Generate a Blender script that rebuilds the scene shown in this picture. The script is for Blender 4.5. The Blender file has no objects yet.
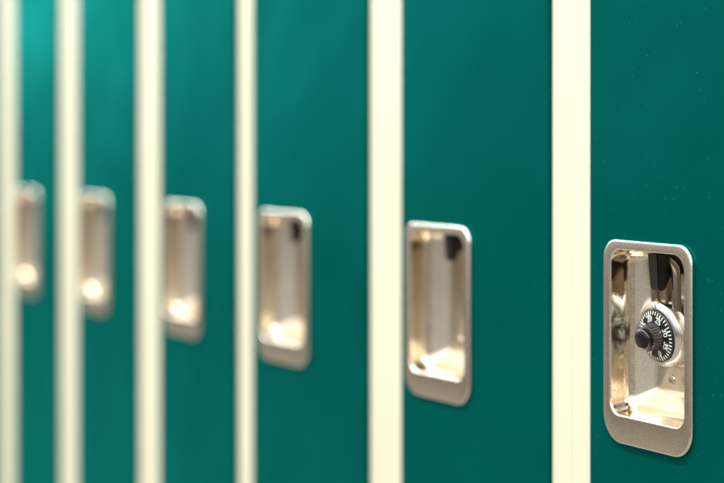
import bpy, bmesh, math, random
from mathutils import Vector, Matrix
R = math.radians
random.seed(4)
scene = bpy.context.scene
COL = scene.collection

# ------------------------------------------------------------------ materials
def new_mat(name):
    m = bpy.data.materials.new(name); m.use_nodes = True
    nt = m.node_tree; b = nt.nodes['Principled BSDF']
    return m, nt, b
def N(nt, t, **k):
    n = nt.nodes.new(t)
    for a, v in k.items(): setattr(n, a, v)
    return n
def ramp(nt, stops, interp='LINEAR'):
    r = N(nt, 'ShaderNodeValToRGB'); cr = r.color_ramp; cr.interpolation = interp
    while len(cr.elements) < len(stops): cr.elements.new(.5)
    for e, (p, c) in zip(cr.elements, stops):
        e.position = p; e.color = (*c, 1) if len(c) == 3 else c
    return r
def noise(nt, vec, scale, detail=3, rough=.5):
    n = N(nt, 'ShaderNodeTexNoise'); n.inputs['Scale'].default_value = scale
    n.inputs['Detail'].default_value = detail; n.inputs['Roughness'].default_value = rough
    nt.links.new(vec, n.inputs['Vector']); return n

def mat_paint(name, base, base2, rough, speck=None, speck_amt=.5, coat=0.0, bump=.02, spec=.5, tint=None):
    m, nt, b = new_mat(name); L = nt.links.new
    tc = N(nt, 'ShaderNodeNewGeometry'); P = tc.outputs['Position']
    n = noise(nt, P, 6, 3)
    mix = N(nt, 'ShaderNodeMix', data_type='RGBA'); L(n.outputs['Fac'], mix.inputs['Factor'])
    mix.inputs['A'].default_value = (*base, 1); mix.inputs['B'].default_value = (*base2, 1)
    out = mix.outputs['Result']
    if speck:
        # dust and tiny chips sitting on the paint: small irregular dots, in drifts
        v = N(nt, 'ShaderNodeTexVoronoi'); v.inputs['Scale'].default_value = 230; v.inputs['Randomness'].default_value = 1
        L(P, v.inputs['Vector'])
        r = ramp(nt, [(.0, (1, 1, 1)), (.16, (0, 0, 0))]); L(v.outputs['Distance'], r.inputs['Fac'])
        sep = N(nt, 'ShaderNodeSeparateColor'); L(v.outputs['Color'], sep.inputs['Color'])
        drift = noise(nt, P, 22, 4, .65)
        add = N(nt, 'ShaderNodeMath', operation='MULTIPLY_ADD'); L(drift.outputs['Fac'], add.inputs[0]); add.inputs[1].default_value = 1.5; L(sep.outputs[0], add.inputs[2])
        th = ramp(nt, [(.0, (0, 0, 0)), (.57, (0, 0, 0)), (.67, (1, 1, 1))])
        dv = N(nt, 'ShaderNodeMath', operation='MULTIPLY'); L(add.outputs[0], dv.inputs[0]); dv.inputs[1].default_value = .4
        L(dv.outputs[0], th.inputs['Fac'])
        mu = N(nt, 'ShaderNodeMath', operation='MULTIPLY'); L(r.outputs['Color'], mu.inputs[0]); L(th.outputs['Color'], mu.inputs[1])
        m2 = N(nt, 'ShaderNodeMath', operation='MULTIPLY'); L(mu.outputs[0], m2.inputs[0]); m2.inputs[1].default_value = speck_amt
        mx = N(nt, 'ShaderNodeMix', data_type='RGBA'); L(m2.outputs[0], mx.inputs['Factor']); L(out, mx.inputs['A']); mx.inputs['B'].default_value = (*speck, 1)
        out = mx.outputs['Result']
    L(out, b.inputs['Base Color'])
    n2 = noise(nt, P, 9, 4); rr_ = N(nt, 'ShaderNodeMapRange'); L(n2.outputs['Fac'], rr_.inputs['Value'])
    rr_.inputs['To Min'].default_value = rough * .6; rr_.inputs['To Max'].default_value = rough * 1.45
    L(rr_.outputs[0], b.inputs['Roughness'])
    b.inputs['Coat Weight'].default_value = coat; b.inputs['Coat Roughness'].default_value = .25
    n3 = noise(nt, P, 320, 2); bp = N(nt, 'ShaderNodeBump'); bp.inputs['Strength'].default_value = bump; bp.inputs['Distance'].default_value = .001
    L(n3.outputs['Fac'], bp.inputs['Height']); L(bp.outputs[0], b.inputs['Normal'])
    b.inputs['Specular IOR Level'].default_value = spec
    if tint:
        # enamel: diffuse body plus a teal-tinted gloss that grows towards grazing angles; the sheet is very slightly wavy
        n5 = noise(nt, P, 3.2, 2); b5 = N(nt, 'ShaderNodeBump'); b5.inputs['Strength'].default_value = .75; b5.inputs['Distance'].default_value = .012
        L(n5.outputs['Fac'], b5.inputs['Height']); L(b5.outputs[0], bp.inputs['Normal'])
        g = N(nt, 'ShaderNodeBsdfGlossy'); g.inputs['Color'].default_value = (*tint, 1)
        L(rr_.outputs[0], g.inputs['Roughness']); L(bp.outputs[0], g.inputs['Normal'])
        lw = N(nt, 'ShaderNodeLayerWeight'); lw.inputs['Blend'].default_value = .5; L(bp.outputs[0], lw.inputs['Normal'])
        pw = N(nt, 'ShaderNodeMath', operation='POWER'); L(lw.outputs['Facing'], pw.inputs[0]); pw.inputs[1].default_value = 3.0
        ms = N(nt, 'ShaderNodeMath', operation='MULTIPLY_ADD'); L(pw.outputs[0], ms.inputs[0]); ms.use_clamp = True; ms.inputs[1].default_value = 1.15; ms.inputs[2].default_value = .03
        mx2 = N(nt, 'ShaderNodeMixShader'); L(ms.outputs[0], mx2.inputs[0]); L(b.outputs[0], mx2.inputs[1]); L(g.outputs[0], mx2.inputs[2])
        L(mx2.outputs[0], nt.nodes['Material Output'].inputs['Surface'])
    return m

def mat_metal(name, base, rough, grain=.2, gscale=900, spots=0.0, wob=0.0):
    m, nt, b = new_mat(name); L = nt.links.new
    b.inputs['Metallic'].default_value = 1
    tc = N(nt, 'ShaderNodeNewGeometry'); P = tc.outputs['Position']
    n = noise(nt, P, gscale, 2, .6)
    r = ramp(nt, [(.3, tuple(c * .82 for c in base)), (.7, tuple(min(1, c * 1.08) for c in base))]); L(n.outputs['Fac'], r.inputs['Fac'])
    out = r.outputs['Color']
    if spots:
        s = noise(nt, P, 420, 3, .7); sr = ramp(nt, [(.66, (0, 0, 0)), (.72, (1, 1, 1))]); L(s.outputs['Fac'], sr.inputs['Fac'])
        sm = N(nt, 'ShaderNodeMath', operation='MULTIPLY'); L(sr.outputs['Color'], sm.inputs[0]); sm.inputs[1].default_value = spots
        mx = N(nt, 'ShaderNodeMix', data_type='RGBA'); L(sm.outputs[0], mx.inputs['Factor']); L(out, mx.inputs['A'])
        mx.inputs['B'].default_value = (.16, .12, .08, 1); out = mx.outputs['Result']
    L(out, b.inputs['Base Color'])
    n2 = noise(nt, P, 45, 4); mr = N(nt, 'ShaderNodeMapRange'); L(n2.outputs['Fac'], mr.inputs['Value'])
    mr.inputs['To Min'].default_value = rough * .8; mr.inputs['To Max'].default_value = rough * 1.25; L(mr.outputs[0], b.inputs['Roughness'])
    bp = N(nt, 'ShaderNodeBump'); bp.inputs['Strength'].default_value = grain; bp.inputs['Distance'].default_value = .0004
    L(n.outputs['Fac'], bp.inputs['Height'])
    if wob:
        n4 = noise(nt, P, 70, 1); b2 = N(nt, 'ShaderNodeBump'); b2.inputs['Strength'].default_value = wob; b2.inputs['Distance'].default_value = .003
        L(n4.outputs['Fac'], b2.inputs['Height']); L(b2.outputs[0], bp.inputs['Normal'])
    L(bp.outputs[0], b.inputs['Normal'])
    return m

def mat_plain(name, base, rough, metallic=0, spec=.5):
    m, nt, b = new_mat(name); L = nt.links.new
    tc = N(nt, 'ShaderNodeTexCoord'); n = noise(nt, tc.outputs['Object'], 300, 3)
    r = ramp(nt, [(.3, tuple(c * .8 for c in base)), (.7, tuple(min(1, c * 1.15) for c in base))]); L(n.outputs['Fac'], r.inputs['Fac'])
    L(r.outputs['Color'], b.inputs['Base Color'])
    b.inputs['Roughness'].default_value = rough; b.inputs['Metallic'].default_value = metallic
    b.inputs['Specular IOR Level'].default_value = spec
    return m

TEAL = mat_paint('teal_paint', (.0, .049, .0445), (.0, .055, .0495), .27, speck=(.05, .36, .32), speck_amt=.45, spec=.0, tint=(.015, .48, .44))
CREAM = mat_paint('cream_paint', (.64, .625, .475), (.62, .605, .455), .42, bump=.01)
PLATE = mat_metal('satin_nickel', (.66, .58, .465), .22, grain=.09, spots=.35)
POCKET = mat_metal('polished_nickel', (.80, .69, .54), .11, grain=.10, spots=.12, wob=.10)
POCKET_BACK = mat_metal('dull_nickel', (.86, .78, .655), .21, grain=.08, spots=.08)
EDGE = mat_metal('worn_bright_edge', (.92, .87, .78), .13, grain=.3, spots=.3)
CHROME = mat_metal('brushed_steel', (.90, .90, .90), .17, grain=.1)
SHACKLE = mat_metal('worn_steel_rod', (.38, .33, .255), .15, grain=.1)
BLACK = mat_plain('black_plastic', (.010, .010, .010), .42)
DIALBLK = mat_plain('black_dial_enamel', (.008, .011, .010), .32)
KNOBBLK = mat_plain('black_knob_plastic', (.005, .005, .0055), .20, spec=.35)
WHITE = mat_plain('dial_print_white', (.72, .80, .74), .5)
FLOOR = mat_plain('floor_tile', (.15, .13, .105), .5)

# ------------------------------------------------------------------ mesh helpers
def finish(name, bm, mat, parent=None, angle=35):
    bmesh.ops.remove_doubles(bm, verts=bm.verts, dist=1e-6)
    bmesh.ops.recalc_face_normals(bm, faces=bm.faces)
    me = bpy.data.meshes.new(name); bm.to_mesh(me); bm.free()
    for m in (mat if isinstance(mat, (list, tuple)) else [mat]): me.materials.append(m)
    for p in me.polygons: p.use_smooth = True
    me.set_sharp_from_angle(angle=R(angle))
    o = bpy.data.objects.new(name, me); COL.objects.link(o)
    if parent: o.parent = parent
    return o
def empty(name, loc, label, cat, group=None):
    o = bpy.data.objects.new(name, None); COL.objects.link(o); o.location = loc
    o.empty_display_size = .05
    o['label'] = label; o['category'] = cat
    if group: o['group'] = group
    return o
def rr(x0, x1, z0, z1, rad, n=9):
    """rounded rectangle, radii (bottom-left, bottom-right, top-right, top-left)"""
    bl, br, tr, tl = rad
    pts = []
    for (cx, cz, r, a0) in ((x0 + bl, z0 + bl, bl, 180), (x1 - br, z0 + br, br, 270), (x1 - tr, z1 - tr, tr, 0), (x0 + tl, z1 - tl, tl, 90)):
        for i in range(n + 1):
            a = R(a0 + 90 * i / n); pts.append((cx + r * math.cos(a), cz + r * math.sin(a)))
    return pts
def loft(bm, rings, cap0=False, cap1=False, mats=None, capmat=0, closed=False):
    """rings: list of (points xz, y)"""
    vs = [[bm.verts.new((x, y, z)) for x, z in pts] for pts, y in rings]
    m = len(vs[0]); k = len(vs)
    for i in range(k if closed else k - 1):
        a, b = vs[i], vs[(i + 1) % k]
        for j in range(m):
            f = bm.faces.new((a[j], a[(j + 1) % m], b[(j + 1) % m], b[j]))
            if mats: f.material_index = mats[i]
    if cap0: bm.faces.new(vs[0])
    if cap1:
        f = bm.faces.new(vs[-1]); f.material_index = capmat
    return vs
def box(bm, x0, x1, y0, y1, z0, z1):
    v = [bm.verts.new(p) for p in ((x0, y0, z0), (x1, y0, z0), (x1, y1, z0), (x0, y1, z0), (x0, y0, z1), (x1, y0, z1), (x1, y1, z1), (x0, y1, z1))]
    for f in ((0, 1, 2, 3), (4, 5, 6, 7), (0, 1, 5, 4), (1, 2, 6, 5), (2, 3, 7, 6), (3, 0, 4, 7)): bm.faces.new([v[i] for i in f])
def lathe(bm, prof, seg=72, cap0=True, cap1=True, fn=None):
    """revolve (radius, y) about the local Y axis; fn(angle, r, y) -> radius"""
    rings = []
    for r, y in prof:
        ring = []
        for i in range(seg):
            a = 2 * math.pi * i / seg
            q = fn(a, r, y) if fn else r
            ring.append((q * math.cos(a), q * math.sin(a)))
        rings.append((ring, y))
    loft(bm, rings, cap0, cap1)
def tube(bm, pts, r, seg=20):
    pts = [Vector(p) for p in pts]; rings = []
    up = Vector((0, 1, 0))
    for i, p in enumerate(pts):
        t = (pts[min(i + 1, len(pts) - 1)] - pts[max(i - 1, 0)]).normalized()
        s = t.cross(up).normalized(); u = s.cross(t)
        rings.append([bm.verts.new(p + r * (math.cos(2 * math.pi * k / seg) * s + math.sin(2 * math.pi * k / seg) * u)) for k in range(seg)])
    for a, b in zip(rings, rings[1:]):
        for k in range(seg): bm.faces.new((a[k], a[(k + 1) % seg], b[(k + 1) % seg], b[k]))
    bm.faces.new(rings[0]); bm.faces.new(rings[-1])

# ------------------------------------------------------------------ the locker
H = 1.80; Z0 = .02; DEPTH = .38
DOORF = -.003                      # door face stands 3 mm proud of the cream frame
HZ = 1.100                         # height of the handle's centre
# plate outline about the handle's own centre
PX0, PX1, PZ0, PZ1 = -.0520, .0520, -.0760, .0755
OX0, OX1, OZ0, OZ1 = -.0428, .0435, -.0545, .0680      # opening

def make_handle(parent):
    prad = (.022, .020, .0145, .0145)
    def out(i, y): return (rr(PX0 + i, PX1 - i, PZ0 + i, PZ1 - i, tuple(max(r - i * .6, .003) for r in prad)), y)
    orad = (.0105, .0105, .0125, .0110)
    def opn(i, y): return (rr(OX0 + i, OX1 - i, OZ0 + i, OZ1 - i, tuple(max(r - i * .6, .002) for r in orad)), y)
    f = DOORF
    bm = bmesh.new()
    rings = [out(.0006, f + .0004), out(0, f - .0003), out(0, f - .0018), out(.0002, f - .0024), out(.0007, f - .0029), out(.0013, f - .0031), out(.0020, f - .0032),
             opn(-.0014, f - .0032), opn(-.0010, f - .0032), opn(-.0004, f - .0029), opn(0, f - .0021)]
    loft(bm, rings, mats=[0, 0, 1, 1, 1, 0, 0, 0, 1, 1])
    h = finish('recessed_handle', bm, [PLATE, EDGE], parent, 50); h.location = (0, 0, 0)
    # pocket: steep polished lip, then slanting walls to a flat back; the floor climbs towards the back
    def pk(l, r, b, t, rad, y): return (rr(OX0 + l, OX1 - r, OZ0 + b, OZ1 - t, rad), y)
    bm = bmesh.new()
    rings = [opn(.00005, f - .0021), opn(.0004, f + .001),
             pk(.0006, .0008, .0014, .0008, (.0100, .0095, .0115, .0105), .005),
             pk(.0014, .0014, .0030, .0015, (.0095, .0090, .0110, .0100), .0095),
             pk(.0026, .0018, .0046, .0020, (.0085, .0085, .0105, .0092), .0112),
             pk(.0048, .0042, .0062, .0024, (.0065, .0080, .0100, .0080), .0136),
             pk(.0125, .0030, .0152, .0040, (.0030, .0055, .0085, .0055), .0252),
             pk(.0138, .0038, .0168, .0050, (.0024, .0045, .0075, .0045), .0268),
             pk(.0160, .0060, .0188, .0070, (.0018, .0040, .0060, .0035), .0275)]
    loft(bm, rings, cap1=True, mats=[0, 0, 0, 0, 0, 1, 1, 1, 1], capmat=1)
    finish('pocket', bm, [POCKET, POCKET_BACK], h, 60)
    # rivet head low on the back
    bm = bmesh.new(); lathe(bm, [(.0034, .0279), (.0034, .0270), (.0028, .0262), (.0014, .0258)], 24)
    rv = finish('rivet', bm, PLATE, h); rv.location = (-.0045, 0, -.0270); rv.scale = (1.05, .8, 1.05)
    return h

def make_latch(parent, zs=1.0):
    # dark staple hanging from the top of the pocket; profile in y-z, thick in x
    prof = [(.0270, .0660), (.0270, .0500), (.0190, .0500), (.0150, .0492), (.0125, .0474), (.0108, .0440), (.0094, .0410), (.0074, .0393), (.0048, .0389), (.0028, .0398), (.0020, .0420), (.0012, .0660)]
    bm = bmesh.new()
    def side(x, k): return [bm.verts.new((x + k * (.066 - z), y, .066 - (.066 - z) * zs)) for y, z in prof]
    sc = [(-.0068, .0), (.0055, .0)]
    a = side(sc[0][0], .09); b = side(sc[1][0], .03)
    bm.faces.new(a); bm.faces.new(b)
    n = len(prof)
    for i in range(n): bm.faces.new((a[i], a[(i + 1) % n], b[(i + 1) % n], b[i]))
    bmesh.ops.recalc_face_normals(bm, faces=bm.faces)
    ed = [e for e in bm.edges if abs(e.verts[0].co.x - e.verts[1].co.x) < .004]
    bmesh.ops.bevel(bm, geom=ed, offset=.0011, segments=2, affect='EDGES')
    o = finish('latch', bm, BLACK, parent, 40); o.location = (-.0082, .0055, 0)
    return o

def make_locker(x0, x1, d0, d1, hx, label, group, latch_scale=.72, wide=1, tall=1, dz=0):
    """cabinet from x0 to x1, door from d0 to d1, handle centred on hx (all along the row)"""
    root = empty('locker', (hx, 0, 0), label, 'locker', group)
    a, b, l, r = x0 - hx, x1 - hx, d0 - hx, d1 - hx
    g = .0018; DZ0, DZ1 = Z0 + .07, H - .03
    # cabinet: frame face with the door opening, then a closed carcass behind it
    def ring(i0, i1, k0, k1, y, rad=.0008): return (rr(i0, i1, k0, k1, (rad,) * 4, 3), y)
    bm = bmesh.new(); e = .0003
    loft(bm, [ring(l - g + .0, r + g, DZ0 - g, DZ1 + g, .018), ring(l - g, r + g, DZ0 - g, DZ1 + g, .0005), ring(l - g - .0005, r + g + .0005, DZ0 - g - .0005, DZ1 + g + .0005, 0),
              ring(l - g - .0007, r + g + .0007, DZ0 - g - .0007, DZ1 + g + .0007, 0), ring(a + e + .0009, b - e - .0009, Z0 + .0009, H - .0009, 0), ring(a + e + .0007, b - e - .0007, Z0 + .0007, H - .0007, 0), ring(a + e, b - e, Z0, H, .0008), ring(a + e, b - e, Z0, H, DEPTH)], cap1=True)
    box(bm, a + e + .02, b - e - .02, .03, DEPTH - .02, 0, Z0 - .0005)
    finish('cabinet', bm, CREAM, root, 50)
    # door: folded sheet with rounded edges and a hole for the handle
    bm = bmesh.new(); f = DOORF
    def dr(i, y): return (rr(l + i, r - i, DZ0 + i, DZ1 - i, (.0022 - min(i, .0015),) * 4, 9), y)
    hole = rr(OX0 - .0065, OX1 + .0065, HZ + OZ0 - .004, HZ + OZ1 + .004, (.012,) * 4, 9)
    loft(bm, [dr(0, .016), dr(0, f + .0022), dr(.0003, f + .0011), dr(.0009, f + .0004), dr(.0020, f), dr(.00215, f), (hole, f), (hole, f + .0016), dr(.0022, f + .0022), dr(.0022, .016)], closed=True)
    finish('door', bm, TEAL, root, 50)
    h = make_handle(root); h.location = (0, 0, HZ)
    lt = make_latch(h, latch_scale)
    if latch_scale < 1: lt.scale = (.92, .78, 1.0); lt.location = (-.0030, .0065, 0)
    h.scale = (wide, 1, tall); h.location.z -= dz; h.rotation_euler.y = R(random.uniform(-.35, .35)) if latch_scale < 1 else 0
    return root

row = [
 # x0      x1      d0       d1       handle   label
 (-1.1520, -.8600, -1.1244, -.8880, -1.0504, 'sharp teal locker nearest the camera, its handle pocket holding a combination padlock', 1.0, 1, 1, 0),
 (-1.4440, -1.1520, -1.4138, -1.1796, -1.3467, 'teal locker with an empty handle pocket, right beside the padlocked one', .84, 1.05, 1.01, .001),
 (-1.7490, -1.4440, -1.7300, -1.4774, -1.6530, 'blurred teal locker just right of the narrowest cream strip, second before the padlocked one', .84, 1.12, 1.03, .002),
 (-2.0240, -1.7490, -1.9893, -1.7719, -1.9170, 'blurred teal locker just left of the narrowest cream strip', .84, 1.06, 1.02, .001),
 (-2.3120, -2.0240, -2.2754, -2.0610, -2.2080, 'very blurred teal locker, second from the far left end of the row', .84, 1.06, 1.02, 0),
 (-2.5790, -2.3120, -2.5455, -2.3500, -2.4840, 'farthest and most blurred teal locker, leftmost in the row', .84, 1, 1.01, 0),
]
G = 'teal lockers in a row'
for x0, x1, d0, d1, hx, lab, ls, wd, tl, dz in row:
    make_locker(x0, x1, d0, d1, hx, lab, G, ls, wd, tl, dz)
# the row goes on past both sides of the picture
make_locker(-2.8700, -2.5790, -2.8300, -2.6220, -2.7450, 'teal locker just beyond the left edge of the photo', G, .84)
make_locker(-.8600, -.5650, -.8330, -.5950, -.7600, 'teal locker just beyond the right edge of the photo', G, .84)

# ------------------------------------------------------------------ padlock
LX, LY, LZ = -1.0618, .0190, 1.1062
pad = empty('padlock', (LX, LY, LZ), 'silver combination padlock with black numbered dial hanging in the nearest handle pocket', 'padlock')
pad.scale = (1.04,) * 3
pad.rotation_euler = (R(9), 0, R(0))
RB = .0240
bm = bmesh.new()
prof = [(.0200, .0068), (.0225, .0064), (.0236, .0050), (.0240, .0030), (.0240, -.0008), (.0237, -.0024), (.0228, -.0036), (.0212, -.0046), (.0200, -.0052), (.0194, -.0053), (.0192, -.0046)]
lathe(bm, prof, 96)
finish('body', bm, CHROME, pad, 40)
# index mark above the dial
bm = bmesh.new()
v = [(-.0016, 0), (.0016, 0), (.0020, .0014), (.0008, .0026), (-.0008, .0026), (-.0020, .0014)]
loft(bm, [(v, -.0046), (v, -.0056), ([(x * .7, z * .7 + .0004) for x, z in v], -.0062)], True, True)
im = finish('index_mark', bm, CHROME, pad); im.location = (0, 0, .0197)
# dial
RD = .0188
bm = bmesh.new()
lathe(bm, [(RD, -.0040), (RD, -.0060), (RD - .0004, -.0066), (.0150, -.0074), (.0105, -.0080)], 96)
dial = finish('dial', bm, DIALBLK, pad, 40)
ROT = 106                         # where the number 20 stands, degrees from +x
def dial_y(r): return -.0066 - .0008 * (RD - .0004 - r) / (RD - .0004 - .0150)
bm = bmesh.new()
for i in range(40):
    ang = R(ROT + (20 - i) * 9); big = (i % 5 == 0)
    r0, r1, w = (.0146 if big else .0156), .0180, (.00052 if big else .00040)
    c, s = math.cos(ang), math.sin(ang)
    q = []
    for rad, ww in ((r0, -w), (r1, -w), (r1, w), (r0, w)):
        q.append((rad * c - ww * s, rad * s + ww * c, dial_y(rad)))
    top = [bm.verts.new((x, y - .00022, z)) for x, z, y in q]; bot = [bm.verts.new((x, y + .0002, z)) for x, z, y in q]
    bm.faces.new(top)
    for k in range(4): bm.faces.new((top[k], top[(k + 1) % 4], bot[(k + 1) % 4], bot[k]))
finish('dial_ticks', bm, WHITE, dial)
bm = bmesh.new()
for n_ in range(0, 40, 5):
    cu = bpy.data.curves.new('tmp', 'FONT'); cu.body = str(n_); cu.size = .0062; cu.align_x = 'CENTER'; cu.align_y = 'CENTER'; cu.offset = .00007; cu.extrude = .0002
    to = bpy.data.objects.new('tmp', cu); COL.objects.link(to)
    bpy.context.view_layer.update()
    me = bpy.data.meshes.new_from_object(to.evaluated_get(bpy.context.evaluated_depsgraph_get()))
    ang = ROT + (20 - n_) * 9
    M = (Matrix.Translation((math.cos(R(ang)) * .01255, -.00785, math.sin(R(ang)) * .01255))
         @ Matrix.Rotation(-R(ang - 90), 4, 'Y') @ Matrix.Rotation(R(90), 4, 'X'))
    me.transform(M); bm.from_mesh(me)
    COL.objects.unlink(to); bpy.data.objects.remove(to); bpy.data.curves.remove(cu); bpy.data.meshes.remove(me)
finish('dial_numbers', bm, WHITE, dial)
# knob: ribbed grip and a smooth domed cap
bm = bmesh.new()
def rib(a, r, y):
    return r - (.00075 if (math.sin(a * 26) < 0) else 0) if r > .0072 and -.0185 < y < -.0084 else r
lathe(bm, [(.0098, -.0074), (.0099, -.0086), (.0095, -.0115), (.0092, -.0140), (.0091, -.0152), (.0084, -.0156)], 208, fn=rib)
knob = finish('knob', bm, mat_plain('grip_grey', (.12, .11, .10), .22, metallic=.6), pad, 30)
bm = bmesh.new()
lathe(bm, [(.0070, -.0154), (.0078, -.0160), (.0081, -.0176), (.0079, -.0196), (.0071, -.0210), (.0056, -.0221), (.0032, -.0227), (.0008, -.0228)], 64)
finish('knob_cap', bm, KNOBBLK, knob, 60)
knob.scale = (1, .95, 1)
# shackle: two legs and a round bow through the latch
bm = bmesh.new(); S = .0116; RS = .0033; top = .0400
pts = [(-S, .0042, .0150), (-S, .0042, .0300)]
cz = top - S
pts = [(-S, .0042, .0165), (-S, .0042, cz)] + [(S * math.cos(R(180 - a)), .0042, cz + S * math.sin(R(a))) for a in range(10, 180, 10)] + [(S, .0042, cz), (S, .0042, .0165)]
tube(bm, [Vector(p) + Vector((.0022, 0, .0135 if p[2] > .02 else 0)) for p in pts], RS)
sh = finish('shackle', bm, SHACKLE, pad, 60)
TS = R(-8); sh.rotation_euler = (TS, 0, 0)          # hangs plumb while the body leans out
pv = Vector((0, .0042, .0200)); sh.location = pv - Matrix.Rotation(TS, 3, 'X') @ pv
# ------------------------------------------------------------------ floor the row stands on
bm = bmesh.new(); box(bm, -12, 6, -3.2, DEPTH + .4, -.05, 0)
fl = finish('floor', bm, FLOOR); fl['kind'] = 'structure'

# ------------------------------------------------------------------ camera
TH = R(28.6149)
cam = bpy.data.cameras.new('camera'); co = bpy.data.objects.new('camera', cam); COL.objects.link(co)
co.location = (0, -.8140, 1.254)
co.rotation_euler = (R(90), 0, R(90) - TH)
cam.sensor_width = 36; cam.lens = 1800 / 724 * 36
cam.shift_y = -107.5 / 724
cam.clip_start = .02; cam.clip_end = 100
cam.dof.use_dof = True; cam.dof.focus_distance = 1.302; cam.dof.aperture_fstop = 2.95
cam.dof.aperture_blades = 0
scene.camera = co

# ------------------------------------------------------------------ light: ceiling panels of the corridor and its soft surroundings
def panel(x, y, w, h, power, z=2.75, col=(1, .975, .93)):
    l = bpy.data.lights.new('ceiling_light', 'AREA'); l.shape = 'RECTANGLE'; l.size = w; l.size_y = h; l.energy = power; l.color = col
    o = bpy.data.objects.new('ceiling_light', l); COL.objects.link(o); o.location = (x, y, z); return o
for x in (2.0, .4, -1.2, -2.8, -4.4, -6.0, -7.6):
    panel(x, -.76, 1.6, .16, 34)

# fill lamp added beyond the far end, source unseen, to brighten the farthest doors
wl = panel(-10.5, -2.6, 1.3, 1.6, 9, z=2.45, col=(1, .97, .95)); wl.data.name = wl.name = 'far_fill_light'
wl.rotation_euler = (Vector((9, 2.6, -1.1)).to_track_quat('-Z', 'Y')).to_euler()
w = bpy.data.worlds.new('World'); scene.world = w; w.use_nodes = True
nt = w.node_tree; L = nt.links.new; bg = nt.nodes['Background']
tc = N(nt, 'ShaderNodeTexCoord'); sp = N(nt, 'ShaderNodeSeparateXYZ'); L(tc.outputs['Generated'], sp.inputs[0])
mr = N(nt, 'ShaderNodeMapRange'); L(sp.outputs['Z'], mr.inputs['Value']); mr.inputs['From Min'].default_value = -1; mr.inputs['From Max'].default_value = 1
nz = noise(nt, tc.outputs['Generated'], 2.2, 2, .5)
ad = N(nt, 'ShaderNodeMath', operation='MULTIPLY_ADD'); L(nz.outputs['Fac'], ad.inputs[0]); ad.inputs[1].default_value = .42
L(mr.outputs[0], ad.inputs[2])
rp = ramp(nt, [(.02, (.12, .105, .085)), (.52, (.135, .112, .085)), (.66, (.34, .325, .295)), (.80, (1.1, 1.09, 1.05)), (1.0, (2.0, 2.0, 1.95))])
L(ad.outputs[0], rp.inputs['Fac']); L(rp.outputs['Color'], bg.inputs['Color']); bg.inputs['Strength'].default_value = .9

# ------------------------------------------------------------------ render settings
scene.render.engine = 'CYCLES'
scene.view_settings.view_transform = 'Standard'; scene.view_settings.look = 'None'
scene.view_settings.exposure = .15; scene.view_settings.gamma = 1
